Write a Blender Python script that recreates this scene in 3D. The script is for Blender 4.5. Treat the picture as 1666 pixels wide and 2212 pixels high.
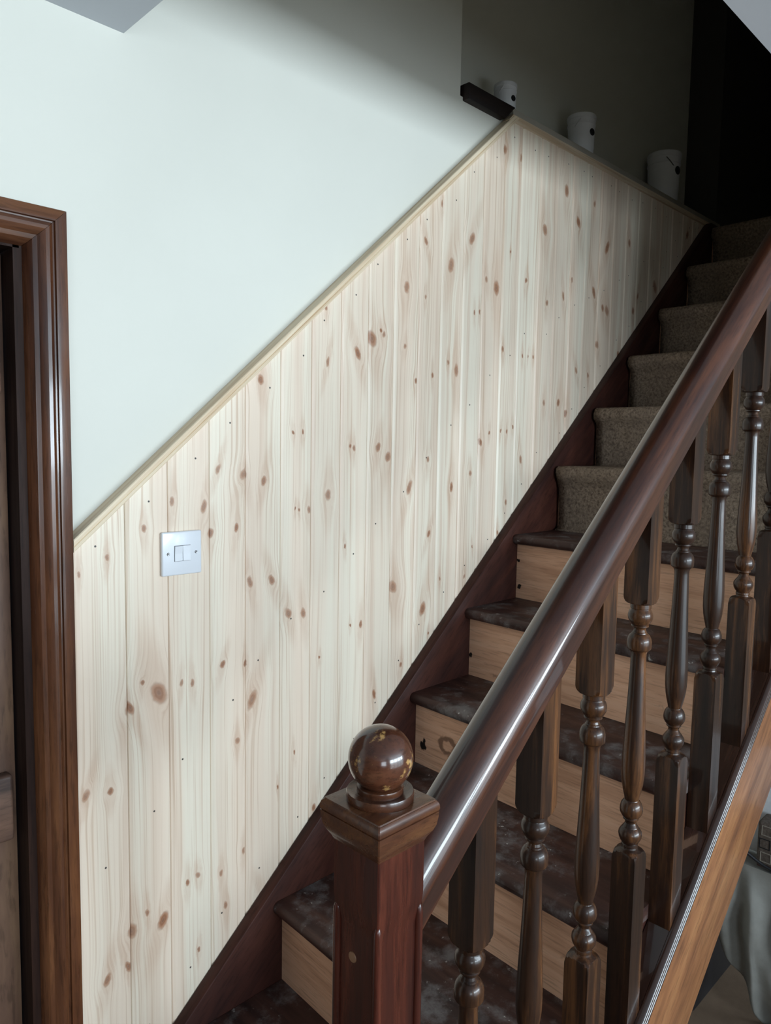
import bpy, bmesh, math, random
from mathutils import Vector, Matrix, noise

random.seed(7)
for o in list(bpy.data.objects):
    bpy.data.objects.remove(o, do_unlink=True)
SC = bpy.context.scene
COL = SC.collection

# ------------------------------------------------------------------ camera
cd = bpy.data.cameras.new('camera')
cam = bpy.data.objects.new('camera', cd)
COL.objects.link(cam)
cd.sensor_fit = 'HORIZONTAL'
cd.sensor_width = 36.0
cd.lens = 36.0 * 1599.4 / 1666.0
cd.clip_start = 0.02
FW = Vector((0.70209674, 0.70661338, -0.08807778))
RT = Vector((0.71030956, -0.70369214, 0.01666419))
UP = Vector((0.0502045, 0.07426236, 0.9959742))
m3 = Matrix((RT, UP, -FW)).transposed()
cam.matrix_world = Matrix.Translation((0, -1.3126, 1.598)) @ m3.to_4x4()
SC.camera = cam

# ------------------------------------------------------------------ world, daylight, exposure
W = bpy.data.worlds.new('sky')
SC.world = W
W.use_nodes = True
bg = W.node_tree.nodes['Background']
bg.inputs[0].default_value = (0.62, 0.78, 1.0, 1)
bg.inputs[1].default_value = 0.6

WX0, WX1, WZ0, WZ1, WY = -0.30, 3.60, 0.06, 2.10, -4.6      # glazed garden doors in the room's back wall
NPANE = 4
PW = (WX1 - WX0) / NPANE
VX0, VX1, VZ0, VZ1 = -3.00, -1.30, 0.85, 2.05                # unseen second window in the same wall, added for light from the left
def daylight(x0, x1, z0, z1, power, tint):
    ld = bpy.data.lights.new('pane_daylight', 'AREA')
    ld.shape = 'RECTANGLE'
    ld.size = x1 - x0
    ld.size_y = z1 - z0
    ld.energy = power
    ld.color = tint
    lo = bpy.data.objects.new('pane_daylight', ld)
    COL.objects.link(lo)
    lo.location = ((x0 + x1) / 2, WY - 0.11, (z0 + z1) / 2)
    lo.rotation_euler = (math.radians(90), 0, 0)             # faces +y, into the room
for i in range(NPANE):                                       # bright sky above, dimmer garden below
    a, b = WX0 + i * PW + .07, WX0 + (i + 1) * PW - .07
    daylight(a, b, 1.40, WZ1 - .07, 44, (0.76, 0.90, 1.0))
    daylight(a, b, WZ0 + .08, 1.40, 8.5, (0.80, 0.93, 0.98))
daylight(VX0 + .07, VX1 - .07, VZ0 + .07, VZ1 - .07, 38, (0.78, 0.91, 1.0))

SC.view_settings.view_transform = 'Standard'
SC.view_settings.look = 'None'
SC.view_settings.exposure = 0.27
SC.view_settings.gamma = 1.0
SC.view_settings.use_curve_mapping = False

# ================================================================== node helpers
class NT:
    def __init__(s, name):
        s.m = bpy.data.materials.new(name)
        s.m.use_nodes = True
        s.t = s.m.node_tree
        s.b = s.t.nodes['Principled BSDF']
        s.tc = None
    def n(s, typ, **kw):
        nd = s.t.nodes.new(typ)
        for k, v in kw.items():
            setattr(nd, k, v)
        return nd
    def put(s, sock, v):
        if v is None:
            return
        if isinstance(v, bpy.types.NodeSocket):
            s.t.links.new(v, sock)
        else:
            sock.default_value = v
    def math(s, op, a, b=None, c=None, clamp=False):
        nd = s.n('ShaderNodeMath', operation=op)
        nd.use_clamp = clamp
        for i, v in enumerate((a, b, c)):
            s.put(nd.inputs[i], v)
        return nd.outputs[0]
    def obj(s):
        if s.tc is None:
            s.tc = s.n('ShaderNodeTexCoord')
        return s.tc.outputs['Object']
    def map(s, vec, loc=(0, 0, 0), rot=(0, 0, 0), scale=(1, 1, 1)):
        nd = s.n('ShaderNodeMapping')
        s.put(nd.inputs[0], vec)
        s.put(nd.inputs[1], loc)
        nd.inputs[2].default_value = rot
        nd.inputs[3].default_value = scale
        return nd.outputs[0]
    def noise(s, vec, scale=5.0, detail=3.0, rough=0.5, dist=0.0):
        nd = s.n('ShaderNodeTexNoise')
        s.put(nd.inputs['Vector'], vec)
        nd.inputs['Scale'].default_value = scale
        nd.inputs['Detail'].default_value = detail
        nd.inputs['Roughness'].default_value = rough
        nd.inputs['Distortion'].default_value = dist
        return nd.outputs[0]
    def ramp(s, fac, stops, interp='LINEAR'):
        nd = s.n('ShaderNodeValToRGB')
        s.put(nd.inputs[0], fac)
        cr = nd.color_ramp
        cr.interpolation = interp
        while len(cr.elements) < len(stops):
            cr.elements.new(0.5)
        for e, (p, c) in zip(cr.elements, stops):
            e.position = p
            e.color = (*c, 1) if len(c) == 3 else c
        return nd.outputs[0]
    def rmap(s, v, a, b, c=0.0, d=1.0, smooth=True):
        nd = s.n('ShaderNodeMapRange')
        nd.interpolation_type = 'SMOOTHSTEP' if smooth else 'LINEAR'
        s.put(nd.inputs['Value'], v)
        nd.inputs['From Min'].default_value = a
        nd.inputs['From Max'].default_value = b
        nd.inputs['To Min'].default_value = c
        nd.inputs['To Max'].default_value = d
        return nd.outputs[0]
    def mix(s, fac, a, b, mode='MIX'):
        nd = s.n('ShaderNodeMix', data_type='RGBA', blend_type=mode)
        s.put(nd.inputs[0], fac)
        for i, v in ((6, a), (7, b)):
            if not isinstance(v, bpy.types.NodeSocket) and len(v) == 3:
                v = (*v, 1)
            s.put(nd.inputs[i], v)
        return nd.outputs[2]
    def bump(s, h, strength=0.3, dist=0.002):
        nd = s.n('ShaderNodeBump')
        s.put(nd.inputs['Height'], h)
        nd.inputs['Strength'].default_value = strength
        nd.inputs['Distance'].default_value = dist
        s.t.links.new(nd.outputs[0], s.b.inputs['Normal'])
    def done(s, col=None, rough=0.5, spec=0.5, coat=0.0, coat_r=0.1, metal=0.0):
        if col is not None and not isinstance(col, bpy.types.NodeSocket) and len(col) == 3:
            col = (*col, 1)
        s.put(s.b.inputs['Base Color'], col)
        s.put(s.b.inputs['Roughness'], rough)
        s.put(s.b.inputs['Specular IOR Level'], spec)
        s.put(s.b.inputs['Coat Weight'], coat)
        s.put(s.b.inputs['Coat Roughness'], coat_r)
        s.put(s.b.inputs['Metallic'], metal)
        return s.m

def plaster(name, c, var=0.05):
    t = NT(name)
    n = t.noise(t.obj(), 1.7, 4)
    f = t.rmap(n, 0.3, 0.7, 0, 1)
    c2 = tuple(v * (1 - var) for v in c)
    t.bump(t.noise(t.obj(), 60, 4), 0.08, 0.002)
    return t.done(t.mix(f, c, c2), 0.75, 0.3)

def stained(name, dark, mid, light, rot=(0, 0, 0), stretch=(40, 40, 2.2), rough=0.28, coat=0.35, bias=0.0, worn=None, spec=0.4, coat_r=0.09):
    """varnished wood: long streaks along one axis, darker pores, broad colour drift"""
    t = NT(name)
    oi = t.n('ShaderNodeObjectInfo')
    off = t.math('MULTIPLY', oi.outputs['Random'], 37.0)
    cx = t.n('ShaderNodeCombineXYZ')
    for i in range(3):
        t.put(cx.inputs[i], off)
    add = t.n('ShaderNodeVectorMath', operation='ADD')
    base = t.map(t.obj(), rot=rot) if rot != (0, 0, 0) else t.obj()
    t.put(add.inputs[0], base)
    t.put(add.inputs[1], cx.outputs[0])
    v = add.outputs[0]
    g = t.noise(t.map(v, scale=stretch), 1.0, 5, 0.62, 0.3)
    fine = t.noise(t.map(v, scale=tuple(q * 7 for q in stretch)), 1.0, 3, 0.6)
    broad = t.noise(t.map(v, scale=tuple(max(1.2, q * 0.12) for q in stretch)), 1.0, 3, 0.5)
    f = t.math('ADD', t.math('MULTIPLY', g, 0.75), t.math('MULTIPLY', broad, 0.55))
    f = t.math('ADD', f, -0.15 + bias)
    col = t.ramp(f, [(0.30, dark), (0.52, mid), (0.74, light)])
    pore = t.rmap(fine, 0.34, 0.50, 0.68, 1.0)
    pc = t.n('ShaderNodeCombineXYZ')
    for i in range(3):
        t.put(pc.inputs[i], pore)
    col = t.mix(1.0, col, pc.outputs[0], 'MULTIPLY')
    if worn:
        wn = t.noise(t.map(t.obj(), loc=worn[1], scale=worn[2]), 1.0, 6, 0.65)
        col = t.mix(t.rmap(wn, 0.58, 0.66), col, worn[0])
    t.bump(fine, 0.06, 0.001)
    r = t.rmap(g, 0.3, 0.7, rough + 0.08, rough - 0.06)
    return t.done(col, r, spec, coat, coat_r)

def flat(name, c, rough=0.5, spec=0.5, coat=0.0, metal=0.0, bumpscale=None, var=0.12):
    t = NT(name)
    n = t.noise(t.obj(), 25, 3)
    col = t.mix(t.rmap(n, 0.3, 0.7), c, tuple(v * (1 - var) for v in c))
    if bumpscale:
        t.bump(t.noise(t.obj(), bumpscale, 3), 0.25, 0.002)
    return t.done(col, rough, spec, coat, 0.1, metal)

# knot group: distance field of one knot on the xz plane of a board
def knot_group():
    g = bpy.data.node_groups.new('knot_field', 'ShaderNodeTree')
    I = g.interface
    I.new_socket('P', in_out='INPUT', socket_type='NodeSocketVector')
    I.new_socket('Centre', in_out='INPUT', socket_type='NodeSocketVector')
    I.new_socket('InvRadius', in_out='INPUT', socket_type='NodeSocketVector')
    I.new_socket('Core0', in_out='INPUT', socket_type='NodeSocketFloat')
    I.new_socket('Disp0', in_out='INPUT', socket_type='NodeSocketFloat')
    I.new_socket('Dmin0', in_out='INPUT', socket_type='NodeSocketFloat')
    for q in ('Lean', 'Dark', 'Tail0'):
        I.new_socket(q, in_out='INPUT', socket_type='NodeSocketFloat')
    I.new_socket('Tail', in_out='OUTPUT', socket_type='NodeSocketFloat')
    I.new_socket('Core', in_out='OUTPUT', socket_type='NodeSocketFloat')
    I.new_socket('Disp', in_out='OUTPUT', socket_type='NodeSocketFloat')
    I.new_socket('Dmin', in_out='OUTPUT', socket_type='NodeSocketFloat')
    N, L = g.nodes, g.links
    gi, go = N.new('NodeGroupInput'), N.new('NodeGroupOutput')
    def vm(op, a, b=None):
        nd = N.new('ShaderNodeVectorMath'); nd.operation = op
        L.new(a, nd.inputs[0])
        if b is not None:
            L.new(b, nd.inputs[1])
        return nd
    def ma(op, a, b, c=None):
        nd = N.new('ShaderNodeMath'); nd.operation = op
        for i, v in enumerate((a, b)):
            if isinstance(v, (int, float)):
                nd.inputs[i].default_value = v
            elif v is not None:
                L.new(v, nd.inputs[i])
        return nd.outputs[0]
    d0 = vm('SUBTRACT', gi.outputs['P'], gi.outputs['Centre']).outputs[0]
    s0 = N.new('ShaderNodeSeparateXYZ'); L.new(d0, s0.inputs[0])
    cb = N.new('ShaderNodeCombineXYZ')
    L.new(ma('ADD', s0.outputs[0], ma('MULTIPLY', s0.outputs[2], gi.outputs['Lean'])), cb.inputs[0])
    L.new(s0.outputs[2], cb.inputs[2])
    d = cb.outputs[0]
    s = vm('MULTIPLY', d, gi.outputs['InvRadius']).outputs[0]
    ln = vm('LENGTH', s).outputs['Value']
    tl = N.new('ShaderNodeVectorMath'); tl.operation = 'MULTIPLY'
    L.new(s, tl.inputs[0]); tl.inputs[1].default_value = (0.8, 0, 0.24)
    lt = vm('LENGTH', tl.outputs[0]).outputs['Value']
    L.new(ma('MINIMUM', gi.outputs['Tail0'], lt), go.inputs['Tail'])
    e = ma('POWER', 2.718, ma('MULTIPLY', ma('MULTIPLY', ln, ln), -0.11))
    sx = N.new('ShaderNodeSeparateXYZ'); L.new(d, sx.inputs[0])
    disp = ma('MULTIPLY', ma('MULTIPLY', sx.outputs[0], e), 0.82)
    mr = N.new('ShaderNodeMapRange'); mr.interpolation_type = 'SMOOTHSTEP'
    L.new(ln, mr.inputs['Value'])
    mr.inputs['From Min'].default_value = 1.2
    mr.inputs['From Max'].default_value = 0.65
    L.new(ma('MAXIMUM', gi.outputs['Core0'], ma('MULTIPLY', mr.outputs[0], gi.outputs['Dark'])), go.inputs['Core'])
    L.new(ma('ADD', gi.outputs['Disp0'], disp), go.inputs['Disp'])
    L.new(ma('MINIMUM', gi.outputs['Dmin0'], ln), go.inputs['Dmin'])
    return g
KG = knot_group()

def pine(name, seed, knots, nails, tint=0.0):
    t = NT(name)
    P = t.obj()
    core, disp, dmin, dtail = 0.0, 0.0, 9.0, 9.0
    wob = t.n('ShaderNodeVectorMath', operation='MULTIPLY_ADD')
    nz = t.n('ShaderNodeTexNoise')
    nz.inputs['Scale'].default_value = 70
    nz.inputs['Detail'].default_value = 2
    t.put(nz.inputs['Vector'], P)
    t.put(wob.inputs[0], nz.outputs['Color'])
    wob.inputs[1].default_value = (0.007, 0, 0.007)
    off = t.n('ShaderNodeVectorMath', operation='SUBTRACT')
    t.put(off.inputs[0], P)
    off.inputs[1].default_value = (0.0035, 0, 0.0035)
    t.put(wob.inputs[2], off.outputs[0])
    PW = wob.outputs[0]
    for (kx, kz, r) in knots:
        nd = t.n('ShaderNodeGroup'); nd.node_tree = KG
        t.put(nd.inputs['P'], PW)
        nd.inputs['Centre'].default_value = (kx, 0, kz)
        sk = random.uniform(-.35, .35) * (1 if r > .009 else .3)
        rx = r * random.uniform(0.50, 0.80)
        nd.inputs['InvRadius'].default_value = (1 / rx, 0, 1 / (r * random.uniform(.95, 1.25)))
        nd.inputs['Lean'].default_value = sk
        nd.inputs['Dark'].default_value = random.uniform(.75, 1.0) if r > .0055 else 1.0
        t.put(nd.inputs['Tail0'], dtail)
        t.put(nd.inputs['Core0'], core); t.put(nd.inputs['Disp0'], disp); t.put(nd.inputs['Dmin0'], dmin)
        core, disp, dmin, dtail = (nd.outputs[q] for q in ('Core', 'Disp', 'Dmin', 'Tail'))
    sp = t.n('ShaderNodeSeparateXYZ')
    t.put(sp.inputs[0], P)
    x, z = sp.outputs[0], sp.outputs[2]
    slow = t.noise(t.map(P, loc=(seed * 3.1, 0, seed * 1.7), scale=(6, 1, 1.1)), 1.0, 2, 0.5)
    xw = t.math('SUBTRACT', x, disp)
    xw = t.math('ADD', xw, t.math('MULTIPLY', slow, 0.035))
    cv = t.n('ShaderNodeCombineXYZ')
    t.put(cv.inputs[0], xw); cv.inputs[1].default_value = seed * 0.77; t.put(cv.inputs[2], z)
    V = cv.outputs[0]
    lines = t.noise(t.map(V, scale=(230, 1, 1.6)), 1.0, 3, 0.55)
    stripes = t.noise(t.map(V, loc=(seed, 0, 0), scale=(42, 1, 0.9)), 1.0, 2, 0.5)
    broad = t.noise(t.map(V, loc=(0, seed, 0), scale=(16, 1, 0.7)), 1.0, 2, 0.5)
    c0, c1 = (0.85, 0.755, 0.615), (0.82, 0.67, 0.535)
    base = t.mix(t.rmap(t.math('ADD', broad, tint), 0.36, 0.64), c0, c1)
    base = t.mix(t.rmap(stripes, 0.50, 0.70, 0, 0.55), base, (0.70, 0.525, 0.40))
    base = t.mix(t.rmap(lines, 0.50, 0.74, 0, 0.72), base, (0.57, 0.39, 0.265))
    if knots:
        base = t.mix(t.math('MULTIPLY', t.rmap(dtail, 2.1, 0.7, 0, 0.50), t.rmap(lines, 0.25, 0.65, 0.35, 1.0)), base, (0.60, 0.40, 0.28))
        ringn = t.math('SINE', t.math('MULTIPLY', dmin, 11.0))
        kc = t.mix(t.rmap(ringn, -1, 1), (0.30, 0.125, 0.06), (0.42, 0.21, 0.12))
        kc = t.mix(t.rmap(dmin, 0.42, 0.1), kc, (0.24, 0.11, 0.065))
        base = t.mix(t.math('MULTIPLY', core, 0.95), base, kc)
    nd0 = 9.0
    for (nx, nzv) in nails:
        dn = t.n('ShaderNodeVectorMath', operation='DISTANCE')
        t.put(dn.inputs[0], P)
        dn.inputs[1].default_value = (nx, 0, nzv)
        nd0 = t.math('MINIMUM', nd0, dn.outputs['Value'])
    base = t.mix(t.rmap(nd0, 0.0026, 0.0014), base, (0.05, 0.04, 0.035))
    t.bump(lines, 0.05, 0.001)
    return t.done(base, 0.42, 0.45)

# ================================================================== mesh helpers
def newobj(name, me, mat, parent=None, loc=None):
    o = bpy.data.objects.new(name, me)
    COL.objects.link(o)
    if mat is not None and not me.materials:
        me.materials.append(mat)
    if loc is not None:
        o.location = loc
    if parent is not None:
        o.parent = parent
    return o

def mesh(name, verts, faces, smooth=None):
    me = bpy.data.meshes.new(name)
    me.from_pydata([tuple(v) for v in verts], [], faces)
    bm = bmesh.new(); bm.from_mesh(me)
    bmesh.ops.recalc_face_normals(bm, faces=bm.faces)
    bm.to_mesh(me); bm.free()
    if smooth is not None:
        sm(me, smooth)
    return me

def sm(me, ang=30):
    for p in me.polygons:
        p.use_smooth = True
    me.set_sharp_from_angle(angle=math.radians(ang))

def boxes(name, bl, bevel=0.0, seg=2):
    bm = bmesh.new()
    for (x0, x1, y0, y1, z0, z1) in bl:
        r = bmesh.ops.create_cube(bm, size=1.0)
        for v in r['verts']:
            v.co = Vector((x0 + (v.co.x + .5) * (x1 - x0), y0 + (v.co.y + .5) * (y1 - y0), z0 + (v.co.z + .5) * (z1 - z0)))
    if bevel:
        bmesh.ops.bevel(bm, geom=bm.edges[:], offset=bevel, segments=seg, affect='EDGES', profile=0.5)
    me = bpy.data.meshes.new(name); bm.to_mesh(me); bm.free()
    if bevel:
        sm(me, 40)
    return me

def prism_y(name, poly, y0, y1, bevel=0.0, seg=2):
    """polygon in (x, z) extruded along y"""
    n = len(poly)
    vs = [(x, y0, z) for x, z in poly] + [(x, y1, z) for x, z in poly]
    fs = [tuple(range(n)), tuple(range(2 * n - 1, n - 1, -1))]
    fs += [(i, (i + 1) % n, n + (i + 1) % n, n + i) for i in range(n)]
    me = mesh(name, vs, fs)
    if bevel:
        bm = bmesh.new(); bm.from_mesh(me)
        bmesh.ops.bevel(bm, geom=bm.edges[:], offset=bevel, segments=seg, affect='EDGES', profile=0.5)
        bm.to_mesh(me); bm.free()
        sm(me, 40)
    return me

def rings(name, rl, cap=True, smooth=30):
    """loft through rings (lists of equally many points)"""
    n = len(rl[0])
    vs = [p for r in rl for p in r]
    fs = []
    for k in range(len(rl) - 1):
        for i in range(n):
            j = (i + 1) % n
            fs.append((k * n + i, k * n + j, (k + 1) * n + j, (k + 1) * n + i))
    if cap:
        fs.append(tuple(range(n)))
        fs.append(tuple((len(rl) - 1) * n + i for i in range(n)))
    return mesh(name, vs, fs, smooth)

def lathe(name, prof, n=40, c=(0, 0, 0), smooth=35):
    rl = [[(c[0] + r * math.cos(2 * math.pi * i / n), c[1] + r * math.sin(2 * math.pi * i / n), c[2] + z) for i in range(n)] for r, z in prof]
    return rings(name, rl, True, smooth)

def tube(name, pts, r, n=10):
    rl = []
    for i, p in enumerate(pts):
        p = Vector(p)
        a = Vector(pts[max(0, i - 1)]); b = Vector(pts[min(len(pts) - 1, i + 1)])
        d = (b - a).normalized()
        u = d.cross(Vector((0.13, 0.21, 0.97))).normalized()
        v = d.cross(u)
        rl.append([tuple(p + u * r * math.cos(2 * math.pi * k / n) + v * r * math.sin(2 * math.pi * k / n)) for k in range(n)])
    return rings(name, rl, True, 60)

def empty(name, loc=(0, 0, 0)):
    o = bpy.data.objects.new(name, None)
    COL.objects.link(o)
    o.location = loc
    o.empty_display_size = 0.1
    return o

def tag(o, label=None, cat=None, group=None, kind=None):
    if label: o['label'] = label
    if cat: o['category'] = cat
    if group: o['group'] = group
    if kind: o['kind'] = kind
    return o

def child(name, me, mat, root):
    """mesh given in world coordinates, parented to a root that may sit elsewhere"""
    o = newobj(name, me, mat)
    o.parent = root
    o.matrix_parent_inverse = Matrix.Translation(-Vector(root.location))
    return o

# ================================================================== materials
M = {}
M['wall'] = plaster('cream_wall_paint', (0.70, 0.692, 0.622))
M['ceil'] = plaster('white_ceiling_paint', (0.60, 0.63, 0.68))
M['room'] = plaster('brown_room_absorber', (0.20, 0.165, 0.13))  # dark tone invented for the unseen walls to cut bounced light
M['upper'] = plaster('landing_shade_tone', (0.07, 0.065, 0.06))  # darkness of the unlit landing put into the colour
M['well'] = plaster('cream_stairwell_paint', (0.70, 0.692, 0.622))
M['rough'] = plaster('bare_rough_plaster', (0.42, 0.38, 0.32), 0.35)
M['floor'] = flat('brown_floor_carpet', (0.16, 0.11, 0.075), 0.9, 0.2, bumpscale=300)
PI = math.pi
PITCH = math.atan(0.85)
rotp = (0, PITCH, 0)
M['newel'] = stained('mahogany_newel', (0.018, 0.004, 0.003), (0.055, 0.012, 0.007), (0.14, 0.036, 0.020), stretch=(45, 45, 3), coat=0.2, spec=0.3)
M['cap'] = stained('newel_cap_wood', (0.030, 0.009, 0.005), (0.080, 0.028, 0.013), (0.16, 0.068, 0.028), stretch=(9, 45, 45), rough=0.27, coat=0.25)
M['ball'] = stained('worn_ball_varnish', (0.036, 0.011, 0.006), (0.095, 0.032, 0.016), (0.16, 0.066, 0.032), stretch=(18, 18, 40), rough=0.20, coat=0.6,
                    worn=((0.42, 0.24, 0.085), (0.13, 0.62, 0.0), (38, 38, 38)))
M['baluster'] = stained('oak_stained_baluster', (0.006, 0.003, 0.0025), (0.030, 0.012, 0.006), (0.165, 0.066, 0.024), stretch=(55, 55, 4), rough=0.32, coat=0.22, spec=0.3)
M['handrail'] = stained('mahogany_handrail', (0.011, 0.004, 0.003), (0.036, 0.010, 0.006), (0.115, 0.038, 0.017), rot=rotp, stretch=(3, 40, 40), rough=0.36, coat=0.6, coat_r=0.06)
M['outer'] = stained('orange_brown_string', (0.085, 0.030, 0.012), (0.225, 0.092, 0.037), (0.34, 0.158, 0.066), rot=rotp, stretch=(3.5, 30, 30), rough=0.38, coat=0.15)
M['rail'] = stained('dark_base_rail', (0.016, 0.008, 0.006), (0.036, 0.016, 0.011), (0.075, 0.036, 0.024), rot=rotp, stretch=(3, 40, 40), rough=0.18, coat=0.9, coat_r=0.05)
M['string'] = stained('dark_red_wall_string', (0.020, 0.007, 0.006), (0.050, 0.016, 0.011), (0.085, 0.030, 0.020), rot=rotp, stretch=(3, 20, 20), rough=0.45, coat=0.0, spec=0.18)
M['arch'] = stained('architrave_wood', (0.028, 0.009, 0.006), (0.10, 0.036, 0.016), (0.22, 0.088, 0.036), stretch=(28, 28, 2.2), rough=0.25, coat=0.4, bias=0.02)
M['arch_h'] = stained('architrave_head_wood', (0.028, 0.009, 0.006), (0.09, 0.033, 0.016), (0.18, 0.078, 0.036), stretch=(2.2, 28, 28), rough=0.30, coat=0.3)
M['jamb'] = stained('dark_jamb_wood', (0.010, 0.004, 0.003), (0.020, 0.008, 0.005), (0.036, 0.015, 0.009), stretch=(28, 28, 2.2), rough=0.6, coat=0.0, spec=0.15)
M['door'] = stained('rustic_door_wood', (0.030, 0.015, 0.011), (0.12, 0.064, 0.042), (0.23, 0.135, 0.080), stretch=(14, 14, 2.5), rough=0.45, coat=0.05, bias=0.02)
M['ledge_d'] = stained('rustic_door_ledge', (0.04, 0.022, 0.018), (0.16, 0.09, 0.062), (0.30, 0.19, 0.13), stretch=(3, 14, 20), rough=0.45, coat=0.05)
M['nosing'] = stained('black_brown_ledge', (0.008, 0.005, 0.005), (0.016, 0.009, 0.008), (0.030, 0.016, 0.012), stretch=(3, 30, 30), rough=0.5, coat=0.0)
M['switch'] = flat('white_switch_plastic', (0.78, 0.80, 0.84), 0.25, 0.5, 0.2, var=0.02)
M['gap'] = flat('shadow_gap_plastic', (0.10, 0.10, 0.11), 0.5)
M['screw'] = flat('steel_screw', (0.45, 0.45, 0.46), 0.35, metal=1.0)
M['bucket'] = flat('white_bucket_plastic', (0.82, 0.83, 0.86), 0.35, 0.5, var=0.04)
M['black'] = flat('black_plastic', (0.012, 0.012, 0.014), 0.4)
M['wire'] = flat('white_wire', (0.62, 0.63, 0.65), 0.3, var=0.05)
M['darkwire'] = flat('grey_wire', (0.16, 0.16, 0.17), 0.3, metal=0.6)
M['cloth'] = flat('grey_dust_sheet_cotton', (0.30, 0.295, 0.27), 0.9, 0.2, bumpscale=90)
M['white_sheet'] = flat('white_board_paint', (0.86, 0.89, 0.92), 0.6, 0.3)
M['plug'] = flat('pale_wood_plug', (0.24, 0.12, 0.06), 0.4)

def tread_mat():
    t = NT('dusty_dark_tread')
    g = t.noise(t.map(t.obj(), scale=(30, 3, 30)), 1.0, 4, 0.6)
    col = t.ramp(g, [(0.3, (0.020, 0.010, 0.009)), (0.55, (0.050, 0.022, 0.017)), (0.75, (0.090, 0.044, 0.032))])
    d = t.noise(t.obj(), 14, 6, 0.68)
    col = t.mix(t.rmap(d, 0.46, 0.72, 0, 0.7), col, (0.20, 0.185, 0.18))
    s = t.noise(t.obj(), 75, 3, 0.6)
    sel = t.math('MULTIPLY', t.rmap(s, 0.66, 0.70), t.rmap(d, 0.45, 0.6))
    col = t.mix(sel, col, (0.40, 0.38, 0.35))
    t.bump(d, 0.15, 0.002)
    return t.done(col, t.rmap(d, 0.3, 0.7, 0.38, 0.65), 0.3)
M['tread'] = tread_mat()

def riser_mat():
    t = NT('bare_pine_riser')
    g = t.noise(t.map(t.obj(), scale=(10, 2.2, 34)), 1.0, 4, 0.6, 0.8)
    col = t.ramp(g, [(0.25, (0.48, 0.255, 0.150)), (0.5, (0.67, 0.385, 0.245)), (0.75, (0.75, 0.47, 0.315))])
    f = t.noise(t.map(t.obj(), scale=(40, 14, 260)), 1.0, 2, 0.6)
    col = t.mix(t.rmap(f, 0.52, 0.70, 0, 0.35), col, (0.20, 0.11, 0.065))
    s = t.noise(t.obj(), 9, 4, 0.7)
    col = t.mix(t.rmap(s, 0.66, 0.74, 0, 0.6), col, (0.10, 0.05, 0.03))
    # a few splintered nail holes and one loose knot on the bare boards
    wn = t.n('ShaderNodeTexNoise'); wn.inputs['Scale'].default_value = 90
    t.put(wn.inputs['Vector'], t.obj())
    wv = t.n('ShaderNodeVectorMath', operation='MULTIPLY_ADD')
    t.put(wv.inputs[0], wn.outputs['Color']); wv.inputs[1].default_value = (0, .016, .016); t.put(wv.inputs[2], t.obj())
    dist = 9.0
    for (hy, hx, hz, hr) in ((-.059, 1.399, .820, .011), (-.064, 1.399, .834, .006), (-.042, 1.833, 1.186, .007), (-.036, 1.616, 1.017, .007), (-.037, 1.833, 1.266, .005), (-.52, 1.399, .87, .006)):
        dn = t.n('ShaderNodeVectorMath', operation='DISTANCE')
        t.put(dn.inputs[0], wv.outputs[0]); dn.inputs[1].default_value = (hx, hy + .008, hz + .008)
        dist = t.math('MINIMUM', dist, t.math('DIVIDE', dn.outputs['Value'], hr))
    col = t.mix(t.rmap(dist, 1.25, 0.85), col, (0.012, 0.008, 0.006))
    dn = t.n('ShaderNodeVectorMath', operation='DISTANCE')
    t.put(dn.inputs[0], t.map(wv.outputs[0], scale=(1, .75, 1))); dn.inputs[1].default_value = (1.399, (-.147 + .008) * .75, .847 + .008)
    kr = t.math('DIVIDE', dn.outputs['Value'], .024)
    col = t.mix(t.math('MULTIPLY', t.rmap(kr, 1.2, 0.9), t.rmap(kr, 0.45, 0.7)), col, (0.24, 0.13, 0.08))
    t.bump(f, 0.1, 0.001)
    return t.done(col, 0.62, 0.3)
M['riser'] = riser_mat()

def carpet_mat():
    t = NT('brown_grey_carpet')
    n1 = t.noise(t.obj(), 130, 4, 0.7)
    n2 = t.noise(t.obj(), 9, 3, 0.5)
    col = t.ramp(n1, [(0.32, (0.09, 0.065, 0.048)), (0.5, (0.225, 0.17, 0.125)), (0.68, (0.34, 0.265, 0.20))])
    col = t.mix(t.rmap(n2, 0.35, 0.65, 0, 0.3), col, (0.15, 0.115, 0.095))
    t.bump(t.noise(t.obj(), 260, 3, 0.7), 0.8, 0.004)
    return t.done(col, 0.95, 0.1)
M['carpet'] = carpet_mat()

def trim_mat(name, c0, c1, rot):
    t = NT(name)
    g = t.noise(t.map(t.map(t.obj(), rot=rot), scale=(2.5, 90, 90)), 1.0, 4, 0.6)
    col = t.mix(t.rmap(g, 0.4, 0.66), c0, c1)
    return t.done(col, 0.5, 0.4)
DROT = (0, math.atan(0.881), 0)
M['trim'] = trim_mat('pine_dado_rail', (0.76, 0.63, 0.46), (0.62, 0.45, 0.29), DROT)
M['trim_top'] = trim_mat('pine_ledge_trim', (0.72, 0.60, 0.45), (0.58, 0.43, 0.29), (0, 0, 0))

def fabric_squares():
    t = NT('brown_woven_cover')
    n = t.noise(t.obj(), 160, 3)
    return t.done(t.mix(t.rmap(n, 0.35, 0.65), (0.105, 0.082, 0.066), (0.15, 0.12, 0.10)), 0.85, 0.2)
M['fabric'] = fabric_squares()
M['square'] = flat('square_motif_weave', (0.075, 0.056, 0.046), 0.85, 0.2)
M['thread'] = flat('pale_motif_thread', (0.27, 0.235, 0.19), 0.8, 0.2)

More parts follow.
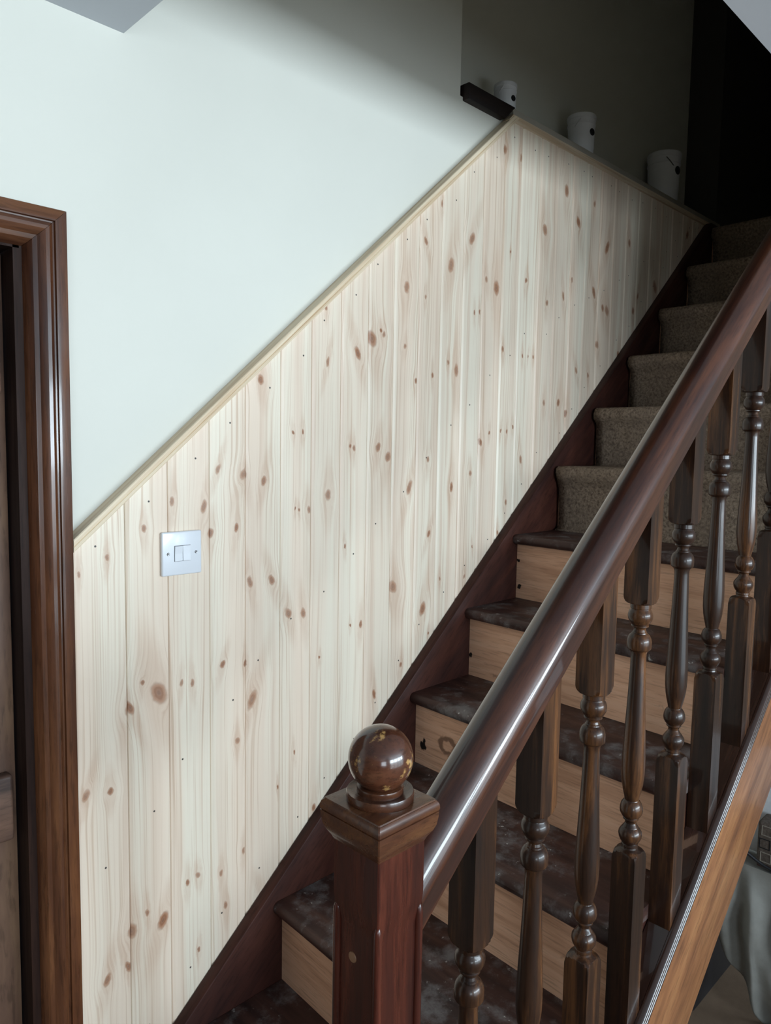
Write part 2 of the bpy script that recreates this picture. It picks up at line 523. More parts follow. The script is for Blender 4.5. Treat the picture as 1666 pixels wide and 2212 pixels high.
# ================================================================== the setting
PY = 0.027             # face of the plaster, behind the panelling whose face is y = 0
CZ = 2.332             # ceiling
RX0, RX1, RY = 1.586, 3.30, 0.17   # recess above the ledge
LZ = 2.568             # ledge top
DX0, DX1, DZ = -0.33, 0.455, 1.935  # door opening
HX, HY = 0.645, -0.785  # corner of the stairwell opening in the ceiling
UPZ = 4.7

def structure(name, me, mat, label=None):
    o = newobj(name, me, mat)
    return tag(o, label, None, None, 'structure')

structure('floor', boxes('floor', [(-4.0, 4.4, -4.8, 0.35, -0.1, 0.0)]), M['floor'])
structure('wall_far', boxes('wall_far', [
    (-4.0, DX0, PY, 0.32, 0, UPZ), (DX0, DX1, PY, 0.32, DZ, UPZ), (DX1, RX0, PY, 0.32, 0, UPZ),
    (RX0, RX1, PY, 0.32, 0, 2.535), (RX0, RX1, RY, 0.32, 2.535, UPZ), (RX1, 4.4, PY, 0.32, 0, 2.45)]), M['wall'])
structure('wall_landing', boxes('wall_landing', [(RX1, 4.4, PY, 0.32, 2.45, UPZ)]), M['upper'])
structure('wall_left', boxes('wall_left', [(-4.1, -4.0, -4.8, 0.32, 0, CZ)]), M['room'])
structure('wall_right', boxes('wall_right', [(4.3, 4.4, -4.8, PY, 0, UPZ)]), M['room'])
structure('wall_back', boxes('wall_back', [
    (-4.0, VX0, WY - 0.2, WY, 0, CZ), (VX1, WX0, WY - 0.2, WY, 0, CZ), (WX1, 4.3, WY - 0.2, WY, 0, CZ),
    (VX0, VX1, WY - 0.2, WY, 0, VZ0), (VX0, VX1, WY - 0.2, WY, VZ1, CZ),
    (WX0, WX1, WY - 0.2, WY, 0, WZ0), (WX0, WX1, WY - 0.2, WY, WZ1, CZ)]), M['room'])
structure('ceiling', boxes('ceiling', [(-4.0, HX, WY, PY, CZ, CZ + 0.2), (HX, 4.3, WY, HY, CZ, CZ + 0.2)]), M['ceil'])
structure('wall_upper', boxes('wall_upper', [
    (HX - 0.1, HX, HY - 0.1, PY, CZ + 0.2, UPZ), (HX, 4.3, HY - 0.1, HY, CZ + 0.2, UPZ)]), M['well'])
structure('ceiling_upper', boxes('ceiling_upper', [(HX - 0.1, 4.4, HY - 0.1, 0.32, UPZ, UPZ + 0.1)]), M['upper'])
# unseen partition added to shade the upper flight, standing on the outer string
SX = 2.15
structure('wall_shading', prism_y('wall_shading', [(SX, 0.85 * SX - 0.30), (3.10, 0.85 * 3.10 - 0.30), (3.10, CZ), (SX, CZ)], -0.79, -0.745), M['upper'])

# glazed garden doors in the wall opposite the panelling
win = tag(empty('window_1', ((WX0 + WX1) / 2, WY, 0)), None, None, None, 'structure')
wf = flat('white_window_frame', (0.8, 0.8, 0.8), 0.4)
for i in range(NPANE):
    a, b = WX0 + i * PW, WX0 + (i + 1) * PW
    child('frame', boxes('frame', [(a, a + .06, WY - .14, WY - .07, WZ0, WZ1), (b - .06, b, WY - .14, WY - .07, WZ0, WZ1),
                                   (a + .06, b - .06, WY - .14, WY - .07, WZ0, WZ0 + .07), (a + .06, b - .06, WY - .14, WY - .07, WZ1 - .06, WZ1)]), wf, win)

win2 = tag(empty('fill_window', ((VX0 + VX1) / 2, WY, VZ0)), None, None, None, 'structure')
child('frame', boxes('frame', [(VX0, VX0 + .06, WY - .14, WY - .07, VZ0, VZ1), (VX1 - .06, VX1, WY - .14, WY - .07, VZ0, VZ1),
                               (VX0 + .06, VX1 - .06, WY - .14, WY - .07, VZ0, VZ0 + .06), (VX0 + .06, VX1 - .06, WY - .14, WY - .07, VZ1 - .06, VZ1)]), wf, win2)

# ---- ledge over the panelling
structure('trim_1', prism_y('nosing', [(1.597, 2.525), (1.763, 2.525), (1.806, 2.5665), (1.806, LZ), (1.597, LZ)], 0.006, RY, 0.0025), M['nosing'],
          'dark stained ledge nosing ending where the pine boards begin')
def rough_strip():
    n = 60
    vs, fs = [], []
    for i in range(n + 1):
        x = 1.795 + (RX1 - 1.795) * i / n
        a = noise.noise(Vector((x * 23, 0.3, 0))) * 0.0022
        b = noise.noise(Vector((x * 9, 7.3, 0))) * 0.003
        vs += [(x, 0.004 + a, 2.535), (x, 0.004 + b, 2.553 + a), (x, 0.009 + a, LZ - 0.002 + a), (x, 0.03, LZ), (x, RY, LZ), (x, RY, 2.535)]
    for i in range(n):
        for k in range(6):
            fs.append((i * 6 + k, i * 6 + (k + 1) % 6, i * 6 + 6 + (k + 1) % 6, i * 6 + 6 + k))
    fs += [tuple(range(6)), tuple(n * 6 + k for k in range(6))]
    return mesh('ledge', vs, fs, 50)
structure('trim_2', rough_strip(), M['rough'], 'bare rough plaster ledge above the pine panelling, white buckets standing on it')

# ---- pine tongue-and-groove panelling, every board its own object
X = [0.523, 0.6218, 0.7092, 0.8017, 0.8879, 0.9792, 1.0648, 1.1516, 1.2375, 1.3237, 1.4119, 1.4969, 1.5851, 1.6695, 1.7582, 1.8405,
     1.938, 2.0263, 2.1169, 2.2024, 2.2933, 2.3829, 2.4704, 2.5599, 2.6501, 2.735, 2.826, 2.9179, 3.0062, 3.094, 3.16]
KN = """0.534,1.361,5.1 0.539,0.948,8.7 0.573,0.57,9.1 0.585,0.941,7.1 0.586,1.386,6.1 0.615,0.576,9.2 0.624,0.644,12 0.626,1.093,11.7 0.652,1.137,5.5 0.656,0.668,5.6 0.659,1.435,6.3 0.686,1.109,18.5 0.69,0.637,13.4 0.718,1.485,7.4 0.735,1.119,5.7 0.745,0.693,5.9 0.76,1.114,6.7 0.77,0.7,5.9 0.771,0.535,5 0.788,1.472,11.4 0.804,1.416,8.7 0.821,1.546,8.7 0.826,0.681,7.1 0.831,1.138,7.9 0.836,0.604,8.2 0.865,1.424,7.9 0.867,0.963,7.1 0.882,0.709,6.2 0.884,1.536,9.9 0.886,1.13,6.1 0.899,1.305,10.1 0.904,1.044,17.5 0.926,1.735,9 0.934,0.586,8.5 0.934,1.52,10.1 0.956,1.302,9.3 0.974,0.825,4.3 1.002,1.221,9.6 1.012,1.626,4.2 1.02,1.457,3.2 1.021,0.893,4.4 1.03,1.453,3.2 1.039,1.628,5.3 1.044,1.215,8.6 1.059,1.452,7.5 1.08,0.74,7.9 1.093,1.102,3.3 1.104,1.908,5.3 1.11,1.788,8.6 1.115,1.484,11 1.169,1.359,4.5 1.183,1.598,4.5 1.19,1.164,3.4 1.195,1.593,5.6 1.203,1.817,11.2 1.224,1.161,7 1.249,1.856,17 1.274,0.972,9.6 1.275,1.596,9.3 1.278,1.879,4.6 1.289,1.871,6.9 1.309,1.572,11.8 1.336,1.24,14.5 1.363,1.85,5.9 1.366,1.996,10.6 1.37,1.03,6.2 1.389,1.494,14.6 1.407,1.768,6.1 1.434,2.121,9.6 1.437,1.982,6.1 1.45,1.167,16.4 1.459,1.566,7.5 1.468,1.368,8.8 1.47,1.786,6.2 1.475,1.096,3.8 1.494,2.228,7.3 1.517,1.241,5.2 1.531,1.825,5.1 1.534,2.079,16.3 1.557,1.49,10.4 1.566,1.807,12.8 1.62,2.166,15.4 1.623,1.235,5.4 1.637,1.971,5.2 1.638,1.527,6.6 1.655,1.318,4 1.66,1.975,5.3 1.68,1.615,9.4 1.687,2.069,7.9 1.72,1.642,5.4 1.734,2.052,16.1 1.756,2.437,12 1.772,1.885,6.8 1.774,1.35,5.6 1.774,1.65,5.5 1.795,2.163,4.1 1.804,1.648,5.6 1.81,1.438,7.1 1.833,2.436,8.2 1.834,1.662,5.6 1.872,1.876,5.7 1.878,2.097,7 1.879,1.566,10 1.9,1.876,4.3 1.927,1.877,5.8 1.968,2.262,14.4 1.992,2.047,7.3 1.994,1.742,8.9 2.076,1.747,9.1 2.081,2.404,13.3 2.082,2.082,10.5 2.122,1.715,10.7 2.13,2.14,9.1 2.156,2.326,15.2 2.176,1.858,9.3 2.251,1.848,7.9 2.251,2.405,9.3 2.268,2.122,15.8 2.303,1.954,11.2 2.33,2.08,9.6 2.344,2.283,16 2.359,2.074,14.6 2.449,1.937,10 2.497,2.328,13.3 2.546,2.1,11.9 2.576,2.156,8.6 2.707,2.21,21.2 2.964,2.452,15"""
KN = [tuple(float(v) for v in s.split(',')) for s in KN.split()]
DB, DS = 0.964, 0.881        # top line of the dado rail: z = DB + DS x
TOPZ = 2.540
def ztop(x): return min(DB + DS * x - 0.012, TOPZ - 0.004)
def zbot(x): return max(0.0, 0.8803 * (x - 1) + 0.640)
AX = (TOPZ + 0.008 - DB) / DS
pan = tag(empty('wall_panelling', (0.523, 0, 0)), 'knotty pine tongue-and-groove boards up the staircase wall under a sloping dado rail', None, None, 'structure')
for k in range(len(X) - 1):
    x0, x1 = X[k], X[k + 1]
    prof = [(x0 + .0006, .0095), (x0 + .0008, .0045), (x0 + .0020, .0026), (x0 + .0078, .0), (x1 - .0030, .0), (x1 - .0015, .0010), (x1 - .0008, .0036), (x1 - .0006, .0095)]
    if k == 0:
        prof = [(x0, .0095), (x0, .0)] + prof[4:]
    if x0 + .007 < AX < x1 - .006:
        prof.append((AX, 0.0))
        prof.sort(key=lambda q: q[0])
    mid = []
    a, b = prof[0][0], prof[-1][0]
    vs, fs = [], []
    for (x, y) in prof:
        vs += [(x, y, zbot(x)), (x, y, ztop(x)), (x, .024, ztop(x)), (x, .024, zbot(x))]
    n = len(prof)
    for i in range(n - 1):
        for j in range(4):
            fs.append((i * 4 + j, i * 4 + (j + 1) % 4, i * 4 + 4 + (j + 1) % 4, i * 4 + 4 + j))
    fs += [(0, 1, 2, 3), tuple((n - 1) * 4 + j for j in range(4))]
    me = mesh('board', vs, fs)
    kn = [(kx, kz, r / 1000.0 * 1.15) for kx, kz, r in KN if x0 - r / 1500 < kx < x1 + r / 1500]
    xm = (x0 + x1) / 2
    nails = [(xm + random.uniform(-.022, .022), ztop(xm) - random.uniform(.045, .06)), (xm + random.uniform(-.02, .02), zbot(xm) + random.uniform(.06, .09)),
             (xm + random.uniform(-.02, .02), (0.45 * ztop(xm) + 0.55 * zbot(xm)) + random.uniform(-.02, .02))]
    child('board', me, pine('pine_board', 1.0 + k * 1.37, kn, nails, random.uniform(-.05, .05)), pan)

def slope_bar(name, pr, x0, x1, s, b, cut=None):
    """profile pr of (perpendicular, y) swept up the slope z = b + s x; ends cut plumb (or level at z = cut on the upper end)"""
    c = 1 / math.sqrt(1 + s * s); sn = s * c
    def at(x, v):
        return b + s * x + v / c
    A = [(x0, y, at(x0, v)) for v, y in pr]
    B = []
    for v, y in pr:
        if cut is None:
            B.append((x1, y, at(x1, v)))
        else:
            xx = (cut - b - v / c) / s
            B.append((xx, y, cut))
    return rings(name, [A, B], True, 35)
dpr = [(0.0, PY), (0.0, -.0065), (-.0015, -.008), (-.0085, -.008), (-.0095, -.0065), (-.0105, -.008), (-.0165, -.007), (-.018, -.004), (-.018, PY)]
child('dado_rail', slope_bar('dado_rail', dpr, 0.523, 1.79, DS, DB, 2.536), M['trim'], pan)
tpr = [(2.541, .02), (2.541, -.003), (2.539, -.006), (2.5325, -.006), (2.531, -.004), (2.5295, -.006), (2.523, -.006), (2.521, -.003), (2.521, .02)]
child('top_trim', rings('top_trim', [[(1.785 - (2.541 - z) * 1.0, y, z) for z, y in tpr], [(3.16, y, z) for z, y in tpr]], True, 35), M['trim_top'], pan)

# ---- door and its architrave
dr = tag(empty('door_1', (0.06, 0.1, 0)), 'rustic brown plank door inside a moulded dark wooden architrave', None, None, 'structure')
AW = 0.066
ap = [(0.0, PY), (0.0, -.010), (.002, -.0155), (.017, -.018), (.0215, -.018), (.0225, -.0125), (.0245, -.012), (.027, -.0165), (.032, -.0195), (.038, -.0195), (.0445, -.016),
      (.049, -.0110), (.052, -.0100), (.056, -.0085), (.0605, -.0030), (.0635, .006), (.066, .012), (.066, PY)]
ox, oz = 0.521, 1.985
ol = DX0 - AW - .004
child('architrave_right', rings('architrave', [[(ox - w, y, 0) for w, y in ap], [(ox - w, y, oz - w) for w, y in ap]], True, 28), M['arch'], dr).name = 'architrave'
child('architrave', rings('architrave', [[(ol + w, y, 0) for w, y in ap], [(ol + w, y, oz - w) for w, y in ap]], True, 28), M['arch'], dr)
child('architrave_head', rings('architrave_head', [[(ol + w + .0004, y, oz - w) for w, y in ap], [(ox - w - .0006, y, oz - w) for w, y in ap]], True, 28), M['arch_h'], dr)
child('jamb', boxes('jamb', [(DX1 - .014, DX1, .0125, .30, 0, DZ)]), M['jamb'], dr)
child('jamb', boxes('jamb', [(DX0, DX0 + .004, .0125, .30, 0, DZ)]), M['jamb'], dr)
child('jamb', boxes('jamb', [(DX0 + .004, DX1 - .004, .0125, .30, DZ - .02, DZ)]), M['jamb'], dr)
bw = (DX1 - DX0 - .023) / 7
for i in range(7):
    a = DX0 + .007 + i * bw
    child('plank', boxes('plank', [(a + .0008, a + bw - .0008, .060, .095, .008, DZ - .024)], .002), M['door'], dr)
for z0, z1 in ((0.15, 0.27), (0.892, 1.012), (1.675, 1.797)):
    child('ledge', boxes('ledge', [(DX0 + .03, DX1 - .0285, .036, .0595, z0, z1)], .006, 3), M['ledge_d'], dr)

# ================================================================== staircase
G, R, XN, ZN = 0.217, 0.1919, 0.9408, 0.5755     # going, rise, nosing 0
K0, K1 = -2, 10
YI, YO = -0.031, -0.744
def skew(x, y): return x + 0.042 * (y + 0.03)
st = tag(empty('staircase', (0.51, -0.40, 0)), 'straight wooden staircase with dark treads and bare pale risers against the panelled wall', 'staircase')
def tread_poly(x, z, x2):
    pts = []
    for i in range(9):                            # rounded nosing
        a = PI / 2 + PI * i / 8
        pts.append((x + .012 + .012 * math.cos(a), z - .014 + .014 * math.sin(a)))
    return pts + [(x2, z - .028), (x2, z)]
for k in range(K0, K1 + 1):
    x, z = XN + k * G, ZN + k * R
    if k < K1:
        pl = tread_poly(x, z, x + G + .036)
        nseg = 6
        rl = []
        for i in range(nseg + 1):
            y = YI + (YO - YI) * i / nseg
            rl.append([(skew(a, y) + random.uniform(-.0008, .0008), y, b) for a, b in pl])
        child('tread', rings('tread', rl, True, 35), M['tread'], st)
    else:
        child('landing', boxes('landing', [(x, 4.295, YO, YI, z - .03, z)], .004), M['tread'], st)
    zb = 0.001 if k == K0 else z - R + .0005
    rv = [[(skew(x + .024, y), y, zb), (skew(x + .024, y), y, z - .0285), (skew(x + .042, y), y, z - .0285), (skew(x + .042, y), y, zb)] for y in (YI, YO)]
    child('riser', rings('riser', rv, True, None), M['riser'], st)
# wall string
def sz(x): return 0.8803 * (x - 1) + 0.6591
xe = 3.10
child('wall_string', prism_y('wall_string', [(0.524, 0.001), (0.66, 0.001), (xe, sz(xe) - 0.36), (3.31, sz(xe) - 0.30), (3.31, sz(xe) + .02), (xe + .02, sz(xe) + .02), (0.524, sz(0.524))], -0.030, -0.0005, 0.003), M['string'], st)

# outer string under the base rail
BS = 0.85
def bz(x, b): return BS * x + b
x_a, x_b = 0.5795, 3.0
ob_top, ob_bot = -0.352, -0.640
xf = -ob_bot / BS
child('outer_string', prism_y('outer_string', [(x_a, 0.001), (xf, 0.001), (x_b, bz(x_b, ob_bot)), (x_b, bz(x_b, ob_top)), (x_a, bz(x_a, ob_top))], -0.793, -0.746, 0.002), M['outer'], st)

# stepped carriage closing the ends of the steps behind the spindles
for k in range(K0 + 1, K1):
    xa, xb, zt = XN + k * G + .0425, XN + (k + 1) * G + .0235, ZN + k * R - .0285
    ca = [[(skew(xa, y), y, max(.002, bz(xa, ob_bot) + .06)), (skew(xa, y), y, zt), (skew(xb, y), y, zt), (skew(xb, y), y, max(.003, bz(xb, ob_bot) + .06))] for y in (-.742, -.730)]
    child('carriage', rings('carriage', ca, True, None), M['string'], st)

# carpet on the upper flight
def carpet():
    path = []
    z4 = ZN + 4 * R
    xr = XN + 5 * G + .024
    path += [(xr - .030, z4 + .004), (xr - .018, z4 + .006)]
    for k in range(5, K1 + 1):
        x, z = XN + k * G, ZN + k * R
        xr = x + .024
        path += [(xr - .012, z - R + .016), (xr - .013, z - R * .55), (xr - .013, z - .060), (xr - .020, z - .040), (x - .011, z - .026), (x - .0125, z - .010),
                 (x - .008, z + .004), (x + .004, z + .0105), (x + .03, z + .0115)]
        path += [(x + G * .6, z + .011), (x + G + .002, z + .011)] if k < K1 else [(x + 0.6, z + .011)]
    ny = 24
    vs, fs = [], []
    for i, (x, z) in enumerate(path):
        for j in range(ny + 1):
            y = -0.040 + (YO + .004 + 0.040) * j / ny
            e = 0
            if j == 0: e = noise.noise(Vector((i * .9, 3.1, 0))) * .006
            d = noise.noise(Vector((x * 31, y * 31, z * 31))) * .0022
            if i == 0: d += random.uniform(-.004, .004)
            vs.append((skew(x, y) + d, y + e, z + d * .5))
    for i in range(len(path) - 1):
        for j in range(ny):
            fs.append((i * (ny + 1) + j, i * (ny + 1) + j + 1, (i + 1) * (ny + 1) + j + 1, (i + 1) * (ny + 1) + j))
    me = mesh('carpet', vs, fs, 60)
    o = newobj('stair_carpet', me, M['carpet'])
    # put the thickness towards the stairs
    md = o.modifiers.new('thickness', 'SOLIDIFY')
    md.thickness = 0.008
    n0 = sum((p.normal for p in me.polygons), Vector())
    md.offset = -1 if n0.dot(Vector((-1, 0, 1))) > 0 else 1
    return o
tag(carpet(), 'worn brown-grey pile carpet covering the upper steps of the stairs', 'carpet')

# ================================================================== balustrade
NX, NY = 0.543, -0.765
bal = tag(empty('balustrade', (NX, NY, 0)), 'dark varnished balustrade with ball-topped newel post, round handrail and turned spindles', 'balustrade')

# base rail with reeded front edge
b0 = -0.340
rp = []
cs = 1 / math.sqrt(1 + BS * BS)
rp += [(0.0, -.744), (0.0, -.7845), (-.0012, -.785), (-.0012, -.7856), (0.0, -.786), (0.0, -.793)]
vtop, vb = 0.0, -.0235
for i in range(3):
    c0 = -.002 - i * .0078
    for q in range(7):
        a = math.radians(70 - q * 23.3)
        rp.append((c0 - .0036 + .0039 * math.sin(a), -.7945 - .0042 * math.cos(a)))
rp += [(vb - .002, -.794), (vb - .002, -.744)]
child('base_rail', slope_bar('base_rail', rp, 0.5795, 3.0, BS, b0), M['rail'], bal)

# handrail
hp = []
hv, hr = 0.460, 0.0325
for i in range(25):
    a = PI * i / 24
    hp.append((hv + hr * math.sin(a), -.765 - hr * math.cos(a)))
hp += [(hv - .004, -.765 + hr - .001), (hv - .026, -.765 + hr - .002), (hv - .030, -.765 + hr - .006),
       (hv - .030, -.765 - hr + .006), (hv - .027, -.765 - hr + .0025), (hv - .003, -.765 - hr + .0015)]
child('handrail', slope_bar('handrail', hp, 0.5785, 2.20, BS, 0.0), M['handrail'], bal)

# turned baluster: square blocks cut by the turning, so that every face ends in an arch
BH = 0.0205
BP = [(-.0125, .034), (-.0115, .0292), (-.0072, .0280), (-.0035, .0258), (-.0012, .0232), (-.0002, .0206), (.0005, .0175), (.001, .0165), (.0075, .0166), (.0085, .0155), (.0105, .0160), (.013, .0180), (.0175, .0195), (.0217, .0197), (.026, .0190), (.031, .0165),
      (.0345, .0138), (.0352, .0128), (.0362, .0138), (.0378, .0138), (.0388, .0125), (.0405, .0100), (.0430, .0094), (.0465, .0104), (.0478, .0118), (.0495, .0122), (.0505, .0140), (.054, .0168), (.058, .0186), (.0625, .0196),
      (.0735, .0194), (.0752, .0186), (.0765, .0168), (.079, .0140), (.083, .0126), (.090, .0122), (.11, .0126), (.15, .0139), (.19, .0155), (.23, .0173), (.255, .0184), (.274, .0188), (.290, .0184), (.304, .0170), (.316, .0148),
      (.326, .0124), (.3315, .0114), (.3325, .0118), (.334, .0138), (.338, .0164), (.344, .0182), (.3492, .0186), (.354, .0178), (.359, .0152), (.3615, .0128), (.3622, .0118), (.3632, .0126), (.3650, .0126), (.366, .0112), (.3685, .0094),
      (.3716, .0090), (.375, .0104), (.3775, .0124), (.379, .0130), (.380, .0142), (.3825, .0158), (.3865, .0184), (.391, .0190), (.397, .0180), (.402, .0156), (.4055, .0132), (.407, .0122), (.408, .0132), (.411, .0134), (.4125, .0124), (.4150, .0130),
      (.4165, .0150), (.4175, .0192), (.4182, .0206), (.4195, .0232), (.4222, .0258), (.4262, .0278), (.4315, .0292), (.4325, .034)]
def baluster_mesh():
    n = 40
    def sq(th):
        return BH / max(abs(math.cos(th)), abs(math.sin(th)))
    rl = []
    ths = [2 * PI * i / n for i in range(n)]
    top = [(sq(t) * math.cos(t), sq(t) * math.sin(t)) for t in ths]
    tb, bb = 0.205, -0.735                      # block ends at the baluster's axis
    rl.append([(x, y, tb + BS * x) for x, y in top])
    rl.append([(x, y, 0.03) for x, y in top])
    for t, r in BP:
        rl.append([(min(sq(a), r) * math.cos(a), min(sq(a), r) * math.sin(a), -t) for a in ths])
    rl.append([(x, y, -0.46) for x, y in top])
    rl.append([(x, y, bb + BS * x) for x, y in top])
    me = rings('baluster', rl, True, 26)
    return me
bme = baluster_mesh()
bme.materials.append(M['baluster'])
BL = [(.7092, .9735), (.848, 1.097), (.9953, 1.2327), (1.1348, 1.351), (1.2852, 1.4715), (1.4353, 1.5926), (1.5874, 1.719), (1.736, 1.846), (1.885, 1.973), (2.034, 2.099)]
for x, z in BL:
    newobj('baluster', bme, None, bal, (x - NX, -.7645 - NY, z))

# newel post
nw = empty('newel_post', (0, 0, 0)); nw.parent = bal
def sqring(h, z, ch=0.0012):
    pts = []
    for sx_, sy_ in ((1, 1), (-1, 1), (-1, -1), (1, -1)):
        cxs = [(h, h - ch), (h - ch, h)] if sx_ * sy_ > 0 else [(h - ch, h), (h, h - ch)]
        for a, b in cxs:
            pts.append((sx_ * a, sy_ * b, z))
    return pts
shaft = [sqring(.0352, 1.176), sqring(.0352, 1.118), sqring(.0350, 1.112), sqring(.0340, 1.100), sqring(.0325, 1.090), sqring(.0315, 1.082), sqring(.0315, 0.30), sqring(.0352, 0.27), sqring(.0352, 0.0005)]
newobj('shaft', rings('shaft', shaft, True, 40), M['newel'], nw)
for sx_, sy_ in ((1, 1), (-1, 1), (-1, -1), (1, -1)):
    prf = [(.0005, 1.103), (.0028, 1.1005), (.0046, 1.096), (.0052, 1.090), (.0052, .285), (.002, .28)]
    newobj('corner_bead', lathe('corner_bead', prf, 16, (sx_ * .0312, sy_ * .0312, 0)), M['newel'], nw)
capm = [sqring(.0352, 1.1725), sqring(.0375, 1.1775), sqring(.0415, 1.1835), sqring(.0445, 1.191), sqring(.0458, 1.200), sqring(.0462, 1.2055), sqring(.0450, 1.2062), sqring(.0462, 1.2070),
        sqring(.0468, 1.2095), sqring(.0466, 1.2125), sqring(.0455, 1.2155), sqring(.0438, 1.2175), sqring(.0432, 1.2176), sqring(.0428, 1.2192), sqring(.030, 1.2205)]
newobj('cap', rings('cap', capm, True, 28), M['cap'], nw)
col = [(.030, 1.2200), (.0362, 1.2203), (.0368, 1.2225), (.0368, 1.2275), (.0360, 1.2295), (.0345, 1.2292), (.031, 1.2278), (.0255, 1.2275), (.0248, 1.2300), (.0256, 1.2325), (.0250, 1.2345), (.022, 1.2355), (.012, 1.2356)]
newobj('collar', lathe('collar', col, 48), M['cap'], nw)
rb, cz = .0353, 1.2642
bp = []
for i in range(33):
    a = math.radians(-56 + (146) * i / 32)
    bp.append((max(.0004, rb * math.cos(a)), cz + rb * math.sin(a)))
newobj('ball', lathe('ball', [(.018, 1.234)] + bp, 56, smooth=60), M['ball'], nw)
plug = lathe('plug', [(.0001, .0012), (.0055, .0010), (.006, 0), (.0055, -.004)], 18)
po = newobj('plug', plug, M['plug'], nw, (-.0315, .006, 1.049))
po.rotation_euler = (0, -PI / 2, 0)

# ================================================================== light switch
sx0, sz0 = 0.734, 1.3827
sw = tag(empty('light_switch', (sx0, 0, sz0)), 'white plastic double rocker light switch screwed to the pine boards', 'light switch')
child('plate', boxes('plate', [(sx0 - .043, sx0 + .043, -.0095, .0, sz0 - .043, sz0 + .043)], .003, 3), M['switch'], sw)
child('rocker_surround', boxes('rocker_surround', [(sx0 - .0176, sx0 + .0176, -.0098, -.0090, sz0 - .0156, sz0 + .0156)]), M['gap'], sw)
for s in (-1, 1):
    a, b = (sx0 - .0168, sx0 - .0005) if s < 0 else (sx0 + .0005, sx0 + .0168)
    rk = [[(a, -.0092, sz0 - .0148), (a, -.0112 if s < 0 else -.0120, sz0 - .0148), (a, -.0112, sz0), (a, -.0126 if s < 0 else -.0112, sz0 + .0148), (a, -.0092, sz0 + .0148)],
          [(b, -.0092, sz0 - .0148), (b, -.0112 if s < 0 else -.0120, sz0 - .0148), (b, -.0112, sz0), (b, -.0126 if s < 0 else -.0112, sz0 + .0148), (b, -.0092, sz0 + .0148)]]
    child('rocker', rings('rocker', rk, True, None), M['switch'], sw)
    c = lathe('screw', [(.0001, .0006), (.0026, .0008), (.0033, .0), (.0033, -.003)], 16)
    o = newobj('screw', c, M['screw'], sw, (s * .0303, -.0096, 0))
    o.rotation_euler = (PI / 2, 0, 0)
    sl = newobj('slot', boxes('slot', [(-.0026, .0026, -.0005, .0005, .0005, .0012)]), M['gap'], o)
    sl.rotation_euler = (0, 0, 0.6 * s)

# ================================================================== buckets on the ledge
def bucket(x, y, r, h, label, swing, dot_a, turn=31, wire='wire', dz=.6):
    root = tag(empty('paint_bucket', (x, y, LZ)), label, 'bucket', 'white buckets on the ledge')
    body = [(r * .86, 0.0005), (r * .88, .003), (r * .95, h * .70), (r * .96, h * .78), (r * 1.0, h * .785), (r * 1.0, h * .81), (r * .965, h * .815), (r * .975, h * .90), (r * 1.02, h * .905), (r * 1.02, h * .985), (r * 1.0, h), (r * .95, h), (r * .93, h * .96),
            (r * .93, h * .3), (r * .80, h * .06), (.001, h * .05)]
    newobj('body', lathe('body', body, 36), M['bucket'], root)
    # wire handle hanging down on the outside, hinged on two ears
    pts = []
    for i in range(21):
        a = PI * i / 20
        u, v = r * 1.04 * math.cos(a), r * 1.02 * math.sin(a)
        pts.append((u, -v * math.cos(swing) - .002, h * .86 - v * math.sin(swing)))
    hd = newobj('handle', tube('handle', pts, max(.0011, r * .028), 8), M[wire], root)
    hd.rotation_euler = (0, 0, math.radians(turn))
    d = lathe('sticker', [(.0001, .0012), (r * .23, .001), (r * .25, 0), (r * .25, -.003)], 20)
    o = newobj('round_sticker', d, M['black'], root, (r * .955 * math.cos(dot_a), r * .955 * math.sin(dot_a), h * dz))
    o.rotation_euler = (0, PI / 2, dot_a)
    return root
bucket(1.862, .085, .034, .103, 'smallest white plastic bucket, standing behind the dark end of the ledge', .85, math.radians(-95), 211, 'wire', .56)
bucket(2.296, .088, .047, .148, 'medium white plastic bucket between the two other buckets on the ledge', .85, math.radians(-95), 211, 'wire', .60)
bucket(2.925, .092, .064, .200, 'largest white plastic bucket on the rough ledge, by the dark corner', 0.8, math.radians(-95), 31, 'darkwire', .64)

# ================================================================== things stored under the stairs
def sheet():
    ns, nt = 90, 60
    vs, fs = [], []
    for i in range(ns + 1):
        s = i / ns
        y = -0.565 - 0.65 * s
        zb = max(0.004, 0.215 - (abs(y) - 0.575) * 1.7)
        for j in range(nt + 1):
            t = j / nt
            if t < 0.25:                           # lying on top
                q = t / 0.25
                xx = 2.505 - q * 0.460; z = 0.500 + .004 * noise.noise(Vector((xx * 12, y * 12, 0)))
            else:
                q = (t - 0.25) / 0.75
                fold = math.sin(y * 78 + 0.7 + 1.2 * noise.noise(Vector((y * 6, q * 1.5, 2)))) * .55 + noise.noise(Vector((y * 22, q * 2.2, 5)))
                z = 0.500 - q * (0.500 - zb)
                xx = 2.030 + .02 * (1 - (1 - q) ** 3) + .075 * q * q + fold * .030 * min(1, q * 2.5)
            yy = y - 0.02 * q * noise.noise(Vector((y * 11, q * 3, 9)))
            vs.append((xx, yy, z))
    for i in range(ns):
        for j in range(nt):
            fs.append((i * (nt + 1) + j, i * (nt + 1) + j + 1, (i + 1) * (nt + 1) + j + 1, (i + 1) * (nt + 1) + j))
    o = newobj('dust_sheet', mesh('dust_sheet', vs, fs, 80), M['cloth'])
    md = o.modifiers.new('thickness', 'SOLIDIFY'); md.thickness = 0.003
    return o
tag(sheet(), 'grey cotton dust sheet hanging in folds to the floor under the stairs', 'dust sheet')

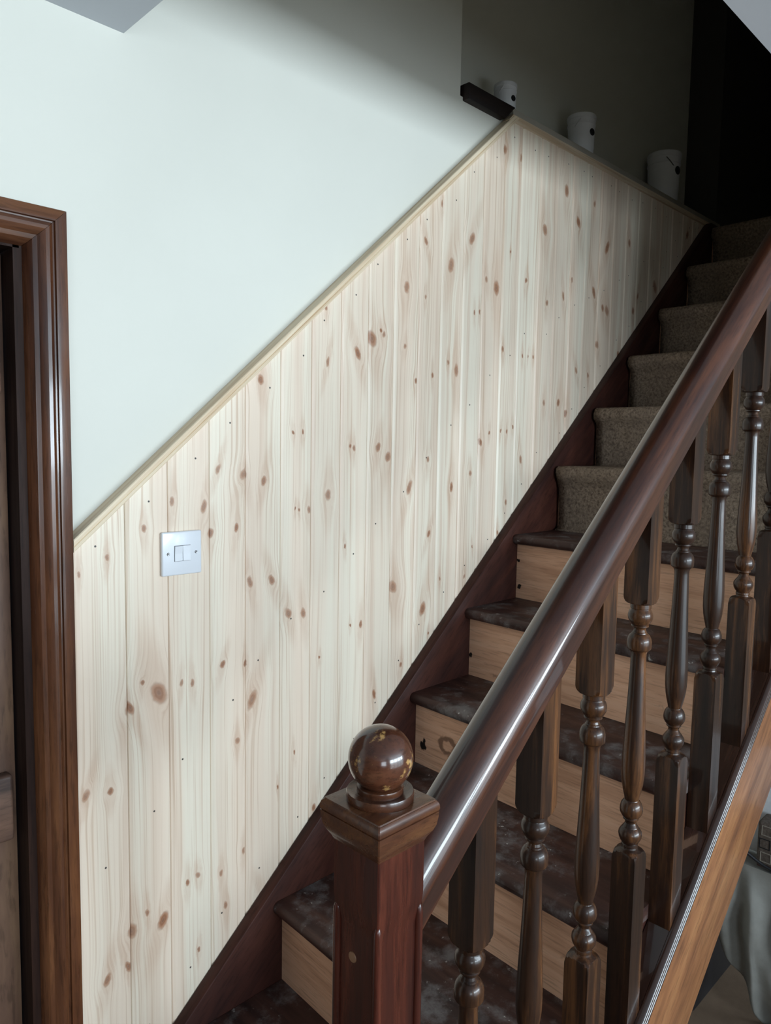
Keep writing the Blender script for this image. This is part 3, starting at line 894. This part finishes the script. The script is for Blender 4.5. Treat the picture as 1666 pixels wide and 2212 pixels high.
bx = tag(empty('patterned_cushion', (2.06, -0.95, 0.508)), 'brown woven seat cushion with rows of small square motifs, leaning on a white board', 'cushion')
cx0, cy0, cy1, cz0, cz1 = 2.03, -1.20, -0.684, 0.508, 0.632
child('cover', boxes('cover', [(cx0, 2.096, cy0, cy1, cz0, cz1)], .008, 3), M['fabric'], bx)
child('piping', boxes('piping', [(cx0 - .003, cx0 + .004, cy0 + .01, cy1 - .004, cz0 + .002, cz0 + .012)], .002), flat('red_brown_piping', (0.07, 0.035, 0.03), 0.7), bx)
for r_ in range(3):
    for c_ in range(11):
        yc = cy1 - .024 - c_ * .043 + (.004 if r_ % 2 else 0)
        zc = cz0 + .030 + r_ * .036
        th = [(cx0 - .0012, cx0, yc - .0135, yc + .0135, zc + .0115, zc + .0135), (cx0 - .0012, cx0, yc - .0135, yc + .0135, zc - .0135, zc - .0115),
              (cx0 - .0012, cx0, yc - .0135, yc - .0115, zc - .0115, zc + .0115), (cx0 - .0012, cx0, yc + .0115, yc + .0135, zc - .0115, zc + .0115)]
        child('square_motif', boxes('square_motif', th), M['black'] if (r_ + c_ * 2) % 5 == 1 else M['thread'], bx)
wb = newobj('white_board', boxes('white_board', [(2.100, 2.118, -1.25, -0.585, 0.508, 0.80)], .003), M['white_sheet'])
wb = tag(wb, 'plain white board standing behind the brown cushion under the stairs', 'board')
ctrl = [(1.97, -.34, 1.30), (1.975, -.42, 1.0), (1.985, -.53, .73), (2.0, -.62, .585), (2.012, -.68, .537), (2.018, -.735, .517), (2.018, -.82, .517), (2.016, -.92, .56), (2.022, -1.0, .615), (2.045, -1.03, .640), (2.085, -1.05, .640)]
def spline(c, m=8):
    out = []
    for i in range(len(c) - 1):
        p0, p1, p2, p3 = (Vector(c[max(0, min(len(c) - 1, i + d))]) for d in (-1, 0, 1, 2))
        for j in range(m):
            t = j / m
            out.append(tuple(0.5 * ((2 * p1) + (p2 - p0) * t + (2 * p0 - 5 * p1 + 4 * p2 - p3) * t * t + (3 * p1 - p0 - 3 * p2 + p3) * t ** 3)))
    return out + [c[-1]]
tag(newobj('power_cable', tube('power_cable', spline(ctrl), .0042, 10), M['black']), 'black cable sagging across the front of the brown patterned cushion', 'cable')

cr = tag(empty('shade_box', (2.25, -0.37, 0)), 'added black crate in the shadow under the stairs beside the dust sheet', 'filler')  # black box added where there is only dark shade
child('box', boxes('box', [(2.03, 2.48, -0.545, -0.20, 0.001, 0.34)], .012, 3), M['black'], cr)
child('lid', boxes('lid', [(2.02, 2.49, -0.553, -0.19, 0.3405, 0.365)], .008, 3), M['black'], cr)
